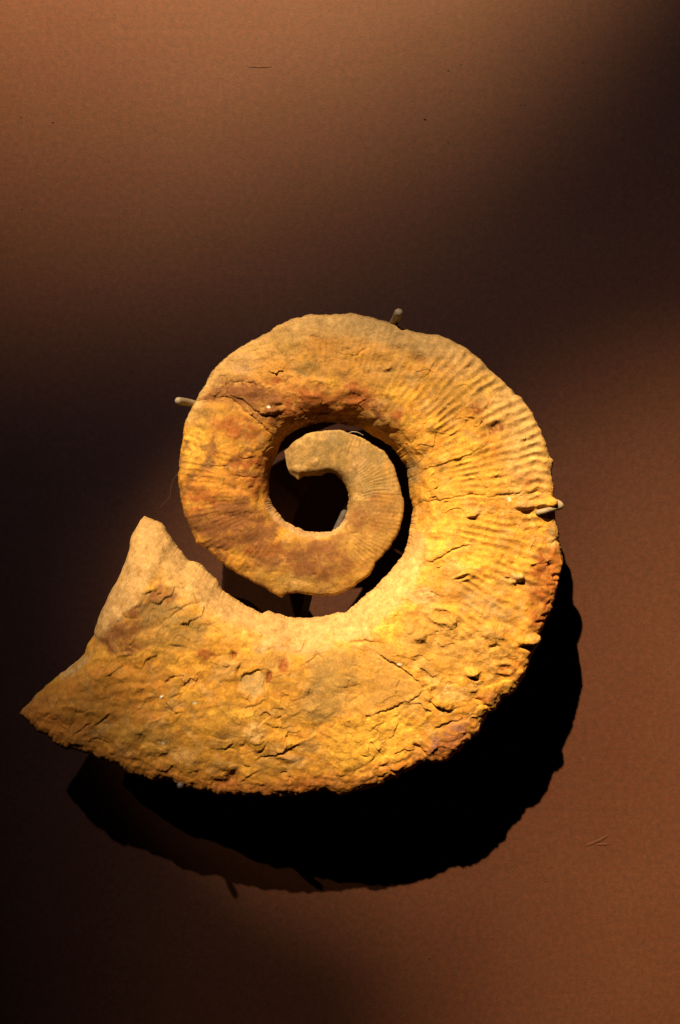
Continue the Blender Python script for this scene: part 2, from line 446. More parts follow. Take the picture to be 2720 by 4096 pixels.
def seg_dist(pts, m):
    """distance and signed side (+ = above the line drawn left to right) to a polyline"""
    best = np.full(len(m), 1e9); side = np.zeros(len(m)); tt = np.zeros(len(m))
    x, y = WU[m], WV[m]; n = len(pts) - 1
    for k in range(n):
        p, q_ = pts[k], pts[k + 1]; d = q_ - p; L = math.hypot(*d) + 1e-9
        t = np.clip(((x - p[0]) * d[0] + (y - p[1]) * d[1]) / L ** 2, 0, 1)
        dx, dy = x - p[0] - t * d[0], y - p[1] - t * d[1]
        r = np.hypot(dx, dy); b = r < best
        sd = -(d[0] * (y - p[1]) - d[1] * (x - p[0])) / L
        best[b] = r[b]; side[b] = np.sign(sd[b]); tt[b] = ((k + t) / n)[b]
    return best, side, tt
def crack(c, pts, wpx=4, groove=1.0, scarp=0.0, rng=28):
    pts = [cp(c, p) for p in pts]
    if pts[0][0] > pts[-1][0]: pts = pts[::-1]
    P_ = np.array(pts); R = rng * 3
    m = np.where((PU > P_[:, 0].min() - R) & (PU < P_[:, 0].max() + R) & (PV > P_[:, 1].min() - R) & (PV < P_[:, 1].max() + R) & fm)[0]
    if not len(m): return
    d, sd, t = seg_dist(pts, m)
    fade = np.clip(4.5 * t, .25, 1) * np.clip(4.5 * (1 - t), .25, 1)
    disp[m] -= groove * .42 * (1 + 1.0 * n5[m]) * fade * np.exp(-(d / wpx) ** 2)
    if scarp:
        # the raised lip above the line, falling off gradually behind it
        up = np.where(sd > 0, np.exp(-d / rng), 0) * scarp * .72 * fade * sstep(0, wpx * .8, d)
        dn = np.where(sd < 0, np.exp(-d / (rng * .7)), 0) * scarp * .35 * fade
        disp[m] += up - dn

# ---- ribs: across the whorl, strongest on the right-hand side
def polar_mask(c, p, ru, rv, ang, soft=.35, hardness=1.0):
    o = cp(c, p); k = CR[c][2]; ru, rv = ru * k, rv * k
    du, dv = WU - o[0], WV - o[1]
    ca, sa = math.cos(math.radians(ang)), math.sin(math.radians(ang))
    x, y = (du * ca + dv * sa) / ru, (-du * sa + dv * ca) / rv
    return (1 - sstep(1 - soft, 1 + soft, np.sqrt(x * x + y * y))) * hardness
st_arc = np.array(ring_of) * STEP
def seg(a0, a1, soft):
    return sstep(a0 - soft, a0 + soft, arc) * (1 - sstep(a1 - soft, a1 + soft, arc))
wav = 9 * noise(Pm, 26, 21) + 2.5 * noise(Pm, 8, 22)
def ribs(period, flex, amp, lo, hi, soft, amask, sharp=1.0):
    ph = (arc + flex * (AA - .45) ** 2 * 100 + wav) / period
    w_ = np.cos(2 * math.pi * ph)
    w_ = w_ + .10 * np.cos(4 * math.pi * ph + 1.0)
    return amp * w_ * seg(lo, hi, soft) * amask
mod = np.clip(.55 + 1.0 * noise(Pm, 20, 23) + .35 * noise(Pm, 9, 24), .04, 1.2)
disp += ribs(41, -.35, .54, st_arc[13] + 60, st_arc[18] + 120, 160, sstep(.0, .05, AA) * (1 - sstep(.50, .85, AA)), .9) * mod
disp += ribs(41, -.35, .34, st_arc[14] - 100, st_arc[16] + 10, 60, (1 - sstep(.10, .30, AA)), .9) * mod
disp += ribs(26, .3, .20, st_arc[7] - 60, st_arc[9] + 90, 90, (1 - sstep(.35, .75, AA))) * mod
disp += ribs(19, .2, .36, 0, st_arc[5], 60, (1 - sstep(.25, .85, AA))) * mod
disp += ribs(26, .2, .25, st_arc[11] + 100, st_arc[13] + 60, 80, (1 - sstep(.3, .8, AA))) * mod

# ---- flakes
fz = seg(st_arc[17] + 250, arc.max() + 500, 200) * 1.0 + seg(st_arc[9] - 100, st_arc[12], 150) * .55 + seg(st_arc[12], st_arc[17], 100) * .40 + .28
disp += np.clip(fz, 0, 1.05) * (.30 * terr + .95 * ch1 * chm + .50 * ch2 * (1.15 - chm)) * sstep(.0, .08, AA)
# rim of the venter: crumbly
rimr = (1 - sstep(.02, .16, AA)) * seg(st_arc[16], arc.max() + 500, 120)
disp += rimr * (.8 * np.abs(noise(Pm, 6.5, 41)) + .25 * noise(Pm, 3, 42) - .1)

# ---- cracks and lips
K = crack
K(1, [(300,685),(400,700),(500,715),(560,745),(640,830),(720,890),(800,960),(870,1010)], 5, 1.8, .9, 30)
K(1, [(480,690),(600,720),(680,800),(760,840),(890,830)], 5, 1.1, 1.7, 30)
K(1, [(835,240),(860,350),(920,430)], 4, .9, .4)
K(1, [(990,690),(1000,840)], 5, 1.3); K(1, [(1440,765),(1520,712)], 5, 1.4, .6)
K(1, [(1440,350),(1500,270),(1560,240)], 5, .8, .5); K(1, [(470,455),(540,440)], 4, .8, .4)
K(1, [(660,370),(720,350),(800,380)], 5, 1.0, .6); K(1, [(1050,830),(1130,820),(1180,790)], 5, 1.0, .7)
K(1, [(300,1200),(430,1215),(500,1190)], 4, .7, .7); K(1, [(570,1140),(640,1160),(700,1150)], 5, 1.0, .8)
K(1, [(560,1290),(650,1285),(720,1300)], 5, .9, .6); K(1, [(420,640),(520,600),(650,600),(770,650)], 6, .9, .7)
K(2, [(780,490),(850,455)], 4, 1.2, .6); K(2, [(515,880),(530,840),(580,810)], 4, 1.5, .6)
K(2, [(430,610),(470,575),(560,500),(600,410)], 5, .7, .6); K(2, [(600,925),(700,950),(760,920)], 4, .9, .6)
K(2, [(470,1240),(520,1180),(620,1150),(760,1110),(900,1040),(1000,990)], 6, .9, .9)
K(2, [(440,1440),(520,1400),(640,1395),(750,1370),(850,1360),(980,1370),(1100,1360),(1240,1330),(1320,1390)], 5, 1.7, .8)
K(2, [(1180,1300),(1250,1350),(1300,1400)], 6, 1.6, .6); K(2, [(740,620),(800,600),(850,640)], 5, .9, .5)
K(2, [(1240,1345),(1330,1330),(1400,1350)], 5, 1.6, .5)
K(4, [(350,472),(430,455),(510,415),(560,370),(640,345),(760,325)], 5, 1.7, 1.3, 34)
K(4, [(0,860),(60,770),(160,720),(250,745),(330,800)], 5, .8, .5)
K(6, [(1060,450),(1110,430),(1200,420),(1300,437)], 6, 2.6, 1.2)
K(6, [(1100,290),(1160,290),(1230,260),(1300,200)], 4, .7, .4)
K(7, [(100,195),(170,235),(240,290),(330,350),(400,410),(470,475)], 5, 1.8, 1.6, 40)
K(7, [(40,620),(110,605),(170,600),(250,550),(330,530),(400,490),(420,455),(460,450)], 5, 1.9, 1.5, 34)
K(6, [(1240,992),(1310,968),(1360,970),(1420,925),(1568,908)], 5, 1.8, 1.4, 34)
K(7, [(455,530),(480,545),(510,560),(560,590),(610,602),(670,580)], 6, 2.0, 2.0, 26)
K(7, [(780,510),(830,530),(860,560),(910,572)], 7, 2.6, 1.0); K(7, [(470,745),(560,695),(640,675),(710,650)], 5, 1.2, 1.2)
K(7, [(330,815),(380,850),(440,880),(450,940)], 6, 2.0, .6); K(7, [(180,1000),(240,1014),(295,975)], 5, 1.8, 1.4)
K(7, [(120,975),(180,965)], 5, 1.2, .8); K(7, [(95,1115),(110,1060),(180,1020)], 5, 1.2, .6); K(7, [(220,900),(290,865),(380,870)], 4, .8, .8)
K(6, [(330,1365),(400,1330),(480,1320),(560,1290),(640,1250),(710,1218)], 5, 2.0, 1.5, 34)
K(6, [(330,1295),(390,1285),(430,1220)], 6, 1.6, 1.4); K(6, [(1320,1390),(1380,1385)], 6, 1.8, 1.0); K(6, [(1390,1432),(1450,1425),(1500,1400)], 6, 1.8, 1.2)
K(6, [(260,692),(320,665),(410,648)], 7, 3.0, .9, 22); K(6, [(1240,1115),(1310,1070),(1370,1060)], 4, 1.1, .9); K(6, [(1370,1195),(1420,1160),(1440,1100),(1480,1045)], 4, 1.1, .9)
K(6, [(700,620),(780,560),(820,522),(880,560)], 5, 1.3, .9); K(6, [(1050,690),(1120,700)], 5, 1.2, 1.0); K(6, [(1075,775),(1150,762)], 5, 1.3, 1.0)
K(6, [(230,952),(330,920),(430,878)], 5, .9, .8); K(6, [(370,1055),(470,1100),(570,1102),(660,1080)], 4, .9, .8); K(6, [(80,1270),(130,1255),(200,1290)], 5, 1.0, .9)
K(6, [(1300,520),(1360,560),(1420,600),(1560,690)], 5, 1.6, 1.3, 34); K(6, [(220,1540),(280,1480),(380,1440)], 5, 1.0, .9); K(6, [(960,1470),(1060,1475)], 5, 1.0, .8)
K(5, [(850,665),(940,655),(1030,618)], 6, 1.7, 1.2); K(5, [(1065,838),(1130,790),(1200,740),(1300,715)], 5, 1.3, 1.0); K(5, [(1100,500),(1122,478)], 7, 1.6)
K(5, [(870,310),(900,250),(950,200)], 5, .8, .4); K(5, [(1090,1015),(1160,1020),(1240,1040)], 5, 1.3, 1.0); K(5, [(1050,1435),(1130,1490),(1180,1482)], 5, 1.4, 1.1)
K(5, [(630,1235),(720,1190),(800,1160)], 5, 1.0, .9); K(5, [(410,1645),(480,1590),(545,1560),(530,1500)], 5, 1.1, 1.1); K(5, [(1300,815),(1400,885),(1450,912)], 5, 1.0, 1.0)
K(5, [(1100,1385),(1160,1350),(1240,1340)], 6, 1.1, .8); K(5, [(160,1480),(230,1500),(280,1480)], 6, 1.2, .8); K(5, [(560,1590),(640,1520),(700,1490)], 6, .9, 1.0)
K(3, [(890,715),(1000,725),(1110,705),(1200,690),(1350,712)], 3.5, 1.1, .6, 16); K(3, [(870,640),(960,615)], 3, .6, .3, 14); K(3, [(480,1170),(495,1260),(430,1340)], 4, .5, .3, 14)
K(3, [(1010,1500),(1060,1450),(1110,1385)], 3, .7, .5, 14); K(3, [(1190,1085),(1250,1110)], 3, .5, .3, 12); K(3, [(1020,950),(1080,930)], 3, .5, .4, 12)

# ---- tubercles, knobs, pits
bump(4, (640,520), 75, 50, 10, 1.6); bump(4, (650,570), 60, 26, -20, 1.0, .4); bump(4, (620,585), 34, 12, -15, -1.6)
bump(4, (1050,575), 46, 32, 0, 3.2, power=4); bump(4, (720,105), 50, 30, -20, 2.6, power=3); bump(4, (718,142), 30, 12, 10, -2.2)
bump(4, (1098,40), 62, 34, 0, 4.2, power=4, warp=False); bump(4, (490,850), 90, 50, 15, 1.7, .4); bump(4, (335,1010), 42, 40, 0, 2.8, power=3)
bump(4, (880,975), 80, 60, 20, 3.0, power=3); bump(4, (880,1085), 34, 16, -10, -2.2); bump(4, (1145,1030), 85, 32, -8, 3.6, power=4)
bump(4, (1110,1078), 60, 14, -8, -2.4); bump(4, (715,1275), 50, 30, 10, 3.0, power=3); bump(4, (735,1318), 30, 12, 10, -2.0)
bump(4, (1240,60), 40, 20, 20, -2.0); bump(4, (1190,20), 50, 30, 30, 1.8)
bump(2, (585,865), 60, 60, 20, 1.3, power=5); bump(2, (1020,885), 55, 22, -30, -2.2); bump(2, (950,905), 50, 30, 0, -1.0)
bump(2, (480,390), 40, 40, 0, -1.2); bump(2, (1270,1395), 50, 22, -30, -1.8)
bump(3, (580,440), 34, 30, 0, 1.8, power=3); bump(3, (955,470), 70, 50, -40, .8)
bump(1, (810,805), 85, 24, -8, 2.0, power=4); bump(1, (860,775), 30, 14, 0, -1.8); bump(1, (1120,265), 34, 14, 0, -1.4)
bump(1, (1120,640), 90, 60, 0, .9, .3); bump(1, (1420,700), 80, 50, 0, .8, .4); bump(1, (750,400), 50, 40, 0, 1.0)
bump(1, (250,830), 130, 40, -70, .8)
bump(6, (320,760), 110, 80, -10, -2.0, power=6); bump(6, (165,525), 26, 34, 0, -2.6); bump(6, (215,645), 18, 32, 20, -2.4); bump(6, (437,690), 18, 40, 0, -2.0)
bump(6, (330,1150), 70, 80, 0, 1.5, power=4); bump(6, (600,1340), 90, 30, 8, 1.4); bump(6, (440,492), 16, 14, 0, -1.4)
bump(6, (750,800), 26, 30, 0, 1.6); bump(6, (60,1540), 60, 30, 0, -2.6); bump(6, (150,1495), 36, 60, 30, -2.6); bump(6, (600,1500), 24, 18, 0, -1.2)
bump(7, (560,545), 80, 34, 15, 2.0, power=4); bump(7, (490,530), 20, 22, 0, -2.4); bump(7, (380,852), 26, 18, 0, -2.0); bump(7, (980,300), 60, 40, 0, 1.4, .4)
bump(5, (930,165), 60, 30, 0, 1.2); bump(5, (1010,290), 70, 60, 0, 1.0, .4)
for x_, y_ in ((1290,770),(1250,850),(1330,600),(1300,480),(1220,900),(1180,1180),(1100,1330),(1350,300),(1340,560)):
    bump(4, (x_, y_), 26, 14, -15, -1.6)
bump(0, (2196, 2014), 40, 18, -8, 6.0 / 1.4, warp=False, power=4)  # lump added under the clip to close the gap in its shadow
# pock marks
rp = np.random.RandomState(3)
for _ in range(70):
    k = rp.randint(len(O)); t_ = rp.uniform(.12, .85); p = O[k] * (1 - t_) + I[k] * t_
    bump(0, p, rp.uniform(6, 14), rp.uniform(4, 9), rp.uniform(-40, 40), rp.uniform(-1.3, -.5) if rp.rand() < .6 else rp.uniform(.5, 1.1))
# facet towards the torn aperture
K(5, [(560,985),(690,875),(800,775),(890,735),(960,640)], 8, .6, .9, 50)

# smooth plates where the shell surface or plaster fill is unbroken
def poly(pts, soft=10):
    pts = np.array(pts, float); R = soft * 3
    out = np.zeros(len(PU))
    m = np.where((PU > pts[:, 0].min() - R) & (PU < pts[:, 0].max() + R) & (PV > pts[:, 1].min() - R) & (PV < pts[:, 1].max() + R) & fm)[0]
    x, y = WU[m], WV[m]; ins = np.zeros(len(m), bool); best = np.full(len(m), 1e9)
    for k in range(len(pts)):
        p, q_ = pts[k], pts[(k + 1) % len(pts)]; d = q_ - p
        if p[1] != q_[1]:
            c_ = ((p[1] > y) != (q_[1] > y)) & (x < (q_[0] - p[0]) * (y - p[1]) / (q_[1] - p[1]) + p[0]); ins ^= c_
        t = np.clip(((x - p[0]) * d[0] + (y - p[1]) * d[1]) / (d @ d), 0, 1)
        best = np.minimum(best, np.hypot(x - p[0] - t * d[0], y - p[1] - t * d[1]))
    out[m] = sstep(-soft, soft, np.where(ins, best, -best))
    return out
LIP = poly([(540,2060),(650,2100),(640,2250),(585,2360),(520,2440),(440,2500),(392,2556),(360,2540),(380,2450),(446,2350),(500,2200)], 8)
PLATE = poly([(1400,2590),(1505,2600),(1590,2650),(1690,2740),(1700,2765),(1600,2820),(1500,2855),(1380,2860),(1290,2840),(1270,2700),(1320,2620)], 26)
CHIP = poly([(962,2705),(1010,2685),(1055,2690),(1052,2770),(1018,2792),(960,2745)], 5)
DUST = poly([(860,2340),(1000,2440),(1120,2485),(1230,2500),(1380,2480),(1470,2400),(1560,2320),(1640,2210),(1660,2110),(1700,2150),(1690,2260),(1620,2400),(1530,2490),(1420,2560),(1250,2570),(1050,2540),(900,2460)], 14)
TOPD = poly([(1110,1330),(1240,1265),(1400,1262),(1560,1300),(1740,1345),(1860,1400),(1840,1450),(1700,1420),(1540,1380),(1380,1340),(1240,1345),(1130,1390)], 14)
SMO = np.clip(LIP * .75 + PLATE * .5 + DUST * .6 + TOPD * .4 + CHIP * .8, 0, .9)
disp = disp * (1 - SMO) + SMO * (1.0 * noise(Pm, 38, 1) + .8 * noise(Pm, 19, 2) + .35 * n9)
disp += LIP * .9 - .4 * PLATE - 1.0 * CHIP
# fade displacement near the thin umbilical rim and the small inner coil
amp = (0.42 + 0.58 * sstep(190, 380, WW)) * (1 - .55 * sstep(.88, .97, AA)) * (0.45 + .55 * sstep(0, .03, AA))
amp = np.where(fm, amp, .5)
dd = (disp * amp / 1000.0).reshape(NR, NP)
edge = np.minimum(sstep(0, 18, rst), 1)[:, None] * .6 + .4
X2 = X + Nn * (dd * edge)[..., None]

# ---------------------------------------------------------------- stone colours
OCH = alb(234, 146, 38); YEL = alb(248, 166, 46); TAN = alb(234, 166, 76); OLI = alb(204, 136, 48)
GRY = alb(176, 128, 62); RUS = alb(176, 90, 26); BRN = alb(148, 82, 30); MAU = alb(160, 100, 62); DRK = alb(92, 50, 22)
ORG = alb(222, 130, 34); DST = alb(222, 152, 74); GRN = alb(164, 116, 46)
C = np.tile(OCH, (len(PU), 1))
def mixc(c, f):
    global C
    C = C * (1 - f[:, None]) + np.asarray(c)[None] * f[:, None]
cn1 = fbm(Pm, 24, 4, 51, .6); cn2 = fbm(Pm, 15, 4, 56, .6); cn3 = fbm(Pm, 9, 4, 61, .65); cn4 = fbm(Pm, 5, 3, 66, .6)
mixc(OLI, sstep(.05, .6, cn1) * .5)
mixc(TAN, sstep(.0, .55, cn2) * .5)
mixc(YEL, sstep(.10, .5, -cn2) * .55)
mixc(RUS, sstep(.32, .75, cn3) * .35)
mixc(OLI, sstep(.25, .7, -cn3) * .35)
# inner coil: duller, olive grey
mixc(GRY, (1 - sstep(st_arc[4] - 80, st_arc[5] + 100, arc)) * (.75 + .2 * cn2))
mixc(GRN, (1 - sstep(st_arc[3] - 60, st_arc[5] + 150, arc)) * sstep(0, .5, cn3) * .7)
mixc(OLI, seg(st_arc[4], st_arc[6] + 100, 120) * .6)
mixc(BRN, seg(st_arc[4] + 30, st_arc[7], 100) * sstep(-.1, .4, cn1 + .3 * cn3) * .65)
# left whorl: rusty orange
mixc(ORG, seg(st_arc[7] - 50, st_arc[10], 120) * sstep(-.35, .2, cn3) * .55)
mixc(BRN, seg(st_arc[7] - 80, st_arc[9] + 40, 80) * sstep(-.05, .35, cn2 + .25 * cn4) * .8)
# top whorl
mixc(alb(240, 150, 52), seg(st_arc[10], st_arc[13], 120) * (.55 + .3 * cn1))
mixc(RUS, seg(st_arc[9] + 50, st_arc[13] - 40, 120) * sstep(.45, .85, AA) * sstep(-.35, .2, cn3) * .75)
mixc(TAN, seg(st_arc[10], st_arc[15], 150) * (1 - sstep(.05, .4, AA)) * .65)
mixc(TAN, seg(st_arc[14], st_arc[16], 90) * (1 - sstep(.1, .42, AA)) * .5)
def blob(c, p, ru, rv, ang, colr, f, br=.6):
    r = polar_mask(c, p, ru, rv, ang, .45)
    mixc(colr, np.clip(r * f * (1 + br * 1.6 * cn3 + br * cn4), 0, 1))
for b_ in [(1,(600,640),230,70,8,BRN,.9),(1,(760,720),120,60,0,BRN,.7),(1,(1080,750),170,100,0,RUS,.8),(1,(1440,700),120,80,0,RUS,.9),(1,(1250,870),330,50,3,BRN,.8),  # wide BRN blob paints in the shade of the downward inner top rim
 (1,(560,930),150,80,10,RUS,.7),(1,(650,1180),150,60,5,RUS,.8),(1,(620,1280),140,40,5,BRN,.8),(1,(450,1330),230,90,0,ORG,.7),(1,(690,1360),90,90,0,RUS,.6),(1,(950,760),90,120,0,RUS,.6),
 (1,(830,590),60,30,0,RUS,.8),(1,(1200,330),120,60,0,ORG,.6),(1,(1120,265),40,20,0,RUS,.9),(1,(1330,550),90,40,0,BRN,.6),(1,(860,880),60,60,0,RUS,.5),
 (0,(850,2030),150,60,15,RUS,.7),(0,(900,2130),110,50,30,BRN,.8),(0,(980,2090),110,60,30,BRN,.6),(0,(930,2160),60,20,20,RUS,.8),(0,(1060,2200),100,30,0,RUS,.6),(0,(1230,2240),230,70,0,BRN,.55),(0,(1180,2330),200,40,10,OLI,.6),
 (0,(1500,2060),90,80,0,BRN,.55),(0,(1530,1990),70,20,0,RUS,.4),(0,(1440,2180),70,60,0,OLI,.6),
 (2,(40,660),90,80,0,RUS,.9),(2,(480,390),50,50,0,RUS,.7),(2,(230,780),150,50,35,BRN,.6),(2,(340,790),50,40,0,RUS,.6),(2,(900,740),80,40,-30,RUS,.7),(2,(1000,900),80,40,-20,BRN,.8),(2,(700,700),150,90,-40,OLI,.6),
 (2,(400,330),200,80,15,OLI,.4),(2,(200,500),150,120,0,OLI,.5),(2,(640,1000),80,60,0,ORG,.5),(2,(1050,1060),80,60,-30,ORG,.6),(2,(850,1300),260,60,-15,ORG,.6),(2,(1200,1250),100,60,0,RUS,.4),
 (2,(440,1190),60,90,0,GRY,.7),(2,(1250,900),80,200,-10,TAN,.6),(2,(1050,600),120,100,40,TAN,.5),
 (4,(1280,450),110,100,0,RUS,.8),(4,(1220,650),90,160,-10,RUS,.8),(4,(1330,560),50,200,5,ORG,.7),(4,(620,710),80,40,0,ORG,.7),(4,(1240,850),80,60,0,BRN,.7),(4,(1000,1230),120,80,0,ORG,.8),(4,(970,1260),60,40,0,RUS,.7),
 (4,(700,620),300,40,8,OLI,.6),(4,(800,780),280,80,20,GRY,.45),(4,(600,950),200,100,20,OLI,.5),(4,(450,1200),200,120,20,OLI,.5),(4,(250,980),100,80,0,OLI,.7),(4,(500,860),60,30,0,RUS,.5),(4,(1070,1450),160,60,-20,BRN,.7),
 (4,(120,80),130,250,0,OLI,.35),(4,(1300,210),40,35,0,GRY,.9),(4,(1330,300),60,80,0,TAN,.5),(4,(730,340),40,20,0,ORG,.7),
 (7,(600,780),150,80,-35,MAU,.85),(7,(560,850),60,50,0,DRK,.55),(7,(600,900),70,20,-40,ORG,.9),(7,(500,900),30,40,0,MAU,.9),(7,(900,490),100,40,-20,RUS,.7),(7,(250,450),220,110,20,OLI,.75),(7,(600,470),90,60,20,TAN,.5),
 (7,(150,750),120,60,-20,YEL,.9),(7,(350,600),150,40,0,OLI,.4),(7,(150,880),160,80,0,YEL,.6),
 (6,(980,640),170,110,0,GRN,.8),(6,(850,830),120,200,0,GRY,.55),(6,(870,960),130,80,0,GRN,.6),(6,(690,900),110,80,0,RUS,.35),(6,(700,960),250,70,0,OLI,.5),(6,(600,720),250,70,0,OLI,.4),(6,(370,480),60,45,0,GRY,.9),
 (6,(430,560),120,50,0,OLI,.7),(6,(560,600),40,60,0,RUS,.7),(6,(437,700),24,44,0,RUS,1.0),(6,(165,530),30,34,0,RUS,1.0),(6,(320,760),100,75,-10,TAN,1.0),(6,(330,1130),75,90,0,TAN,.7),(6,(1450,520),150,70,30,OLI,.6),
 (6,(1150,1250),250,170,0,YEL,.9),(6,(150,1000),230,50,5,YEL,.7),(6,(260,370),170,100,10,YEL,.6),(6,(650,450),300,70,3,DST,.7),(6,(1130,370),160,60,0,DST,.8),(6,(1500,150),120,60,-30,YEL,.8),(6,(1300,1050),200,60,-20,YEL,.5),
 (6,(650,1345),90,25,5,DST,.8),(6,(200,1590),300,40,3,BRN,.4),(6,(650,1590),300,50,0,BRN,.5),(6,(60,1540),60,40,0,DRK,.5),(6,(150,1490),50,70,0,BRN,.9),(6,(750,1520),250,50,0,RUS,.4),  # BRN along the bottom edge paints in shade of the downturned rim
 (6,(1000,1560),90,50,0,OLI,.5),(6,(500,1400),200,50,0,OLI,.4),(6,(130,1180),120,80,0,OLI,.5),
 (4,(480,260),250,120,0,YEL,.6),(4,(100,900),110,120,0,YEL,.9),(4,(330,700),120,70,0,DST,.7),(4,(830,420),250,70,5,YEL,.5),(4,(1050,575),45,30,0,DST,.8),(4,(1098,40),62,34,0,DST,.8),(4,(880,970),70,50,0,DST,.6),
 (2,(780,1050),130,100,-20,YEL,.8),(2,(340,650),110,60,0,YEL,.7),(2,(580,870),60,60,0,YEL,.7),(2,(900,600),160,80,0,YEL,.5),(2,(1120,1160),90,200,0,TAN,.4),
 (1,(250,1040),100,180,10,YEL,.6),(1,(600,470),110,70,0,DST,.7),(1,(330,560),90,80,-45,TAN,.7),(1,(260,760),60,150,25,TAN,.7),(1,(950,300),110,100,0,OLI,.8),(1,(1450,180),250,60,3,TAN,.6),(1,(1100,500),120,60,0,GRN,.6),
 (1,(1260,620),60,90,0,YEL,.6),
 (5,(760,850),230,50,-40,BRN,.7),(5,(850,1010),150,60,-20,BRN,.6),(5,(760,560),60,330,24,TAN,1.0),(5,(700,760),80,180,35,DST,.9),(5,(440,1170),110,35,-40,TAN,.9),(5,(300,1340),190,60,-25,ORG,.7),(5,(620,1380),160,60,0,RUS,.5),  # long TAN and DST strips paint in the lit mouth facet
 (5,(400,1550),200,60,10,RUS,.55),(5,(550,1430),150,50,-20,OLI,.6),(5,(870,1500),180,60,-5,ORG,.7),(5,(1050,960),260,70,5,OLI,.7),(5,(1350,1080),70,40,0,RUS,.8),(5,(1200,1000),130,50,0,OLI,.7),(5,(950,1650),200,60,10,OLI,.6),
 (5,(1200,560),230,90,45,TAN,.8),(5,(1400,700),200,80,35,DST,.8),(5,(1040,180),60,50,0,DST,.8),(5,(950,700),90,60,0,GRY,.5),(5,(1100,760),80,50,0,GRY,.5),(5,(240,1530),150,60,35,ORG,.6),(5,(300,1680),200,40,30,RUS,.4),
 (3,(575,440),28,22,0,DST,.8),(3,(470,510),140,40,0,TAN,.8),(3,(960,470),90,50,-40,DST,.7),(3,(520,250),180,50,-10,TAN,.5),(3,(700,270),120,30,0,GRN,.7),(3,(820,250),50,50,0,GRN,.7),(3,(1110,380),60,60,0,GRN,.7),
 (3,(1130,600),100,90,0,GRN,.5),(3,(1000,760),90,30,-5,TAN,.7),(3,(1250,480),80,80,0,OLI,.4),(3,(680,1240),140,90,0,BRN,.6),(3,(150,1230),90,50,0,RUS,.6),(3,(400,1500),150,60,0,TAN,.35)]:
    blob(*b_)
def cmix(c, m_, f): mixc(c, np.clip(m_ * f * (1 + .7 * cn3), 0, 1))
cmix(alb(236, 166, 80), LIP, .9); cmix(OLI, PLATE, .6); cmix(TAN, CHIP, .9); cmix(RUS, poly([(1062,2690),(1076,2690),(1080,2730),(1066,2735)],4), 1.0); cmix(DST, DUST, .7); cmix(TAN, TOPD, .6)  # LIP: the lit facet at the mouth painted paler than its neighbours
cmix(BRN, poly([(400,2560),(470,2500),(560,2440),(640,2330),(720,2380),(640,2480),(520,2560),(440,2620)], 12), .75)  # darker face beside the lit lip facet, its shade painted brown
cmix(ORG, poly([(110,2840),(240,2730),(400,2650),(560,2640),(700,2700),(620,2800),(420,2880),(250,2940)], 18), .6)
cmix(BRN, poly([(790,1600),(880,1545),(1000,1560),(1130,1600),(1120,1700),(1030,1690),(960,1610)], 12), .8)
cmix(BRN, poly([(750,2060),(900,2010),(1080,2030),(1120,2110),(1060,2200),(900,2190),(790,2140)], 14), .65)
cmix(GRN, poly([(1230,2600),(1330,2590),(1430,2640),(1440,2740),(1360,2840),(1250,2900),(1190,2800),(1240,2700)], 24), .4)
cmix(GRN, poly([(560,2420),(640,2400),(760,2440),(850,2520),(800,2560),(660,2520),(560,2500)], 16), .6)
cmix(OLI, poly([(1600,2430),(1900,2480),(2050,2600),(1980,2700),(1760,2640),(1620,2540)], 20), .6)
cmix(OLI, poly([(1110,1330),(1300,1300),(1420,1400),(1400,1520),(1250,1500),(1120,1430)], 20), .35)
cmix(RUS, poly([(2160,2200),(2240,2180),(2230,2370),(2170,2500),(2110,2560),(2120,2400)], 14), .65)
cmix(RUS, poly([(1180,1560),(1300,1540),(1460,1590),(1480,1660),(1330,1640),(1200,1650)], 14), .55)
cmix(BRN, poly([(1120,2170),(1230,2160),(1360,2170),(1420,2260),(1330,2330),(1180,2310)], 14), .55)
cmix(YEL, poly([(1330,2900),(1560,2860),(1700,2900),(1640,3010),(1450,3110),(1340,3060)], 18), .6)
cmix(YEL, poly([(1700,1880),(1980,1860),(2080,1930),(1980,1990),(1740,2000)], 16), .45)
# dust settled on the ledges of the umbilical wall
up = sstep(.2, .8, (Nn[..., 2]).ravel())
mixc(DST, np.clip(sstep(.86, .93, AA + .02 * cn3) * sstep(.1, .55, Nn[..., 2].ravel()) * 1.0, 0, 1))
mixc(TAN, sstep(.78, .92, AA + .03 * cn3) * seg(st_arc[17], arc.max() + 400, 150) * .6)
mixc(TAN, np.clip((1 - sstep(.03, .14, AA)) * up * .6, 0, 1))  # upward-facing outer rim painted paler, as lit from above
mixc(alb(214, 112, 30), (1 - sstep(.02, .16, AA + .04 * cn3)) * seg(st_arc[19], arc.max() + 400, 120) * .6)
C *= (1 + .16 * (cc1 - .5) + .14 * (cc2 - .5))[:, None]
# quartz specks, their sparkle painted in as pale patches
for p in ((1600,2657),(650,2787),(779,2812),(2035,1995),(1075,1625+0),(655,2970)):
    blob(0, p, 8, 6, 0, (.62, .6, .5), 1.0, 0)
# tone follows the fine relief: darker in hollows, paler on bumps
cav = (disp - 0)  # local height
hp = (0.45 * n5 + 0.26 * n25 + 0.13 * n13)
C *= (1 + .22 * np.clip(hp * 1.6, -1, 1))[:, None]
C *= (1 + .12 * cn4 + .15 * noise(Pm, 1.2, 71) + .12 * cn3)[:, None]
C = np.clip(C, 0.005, .65)

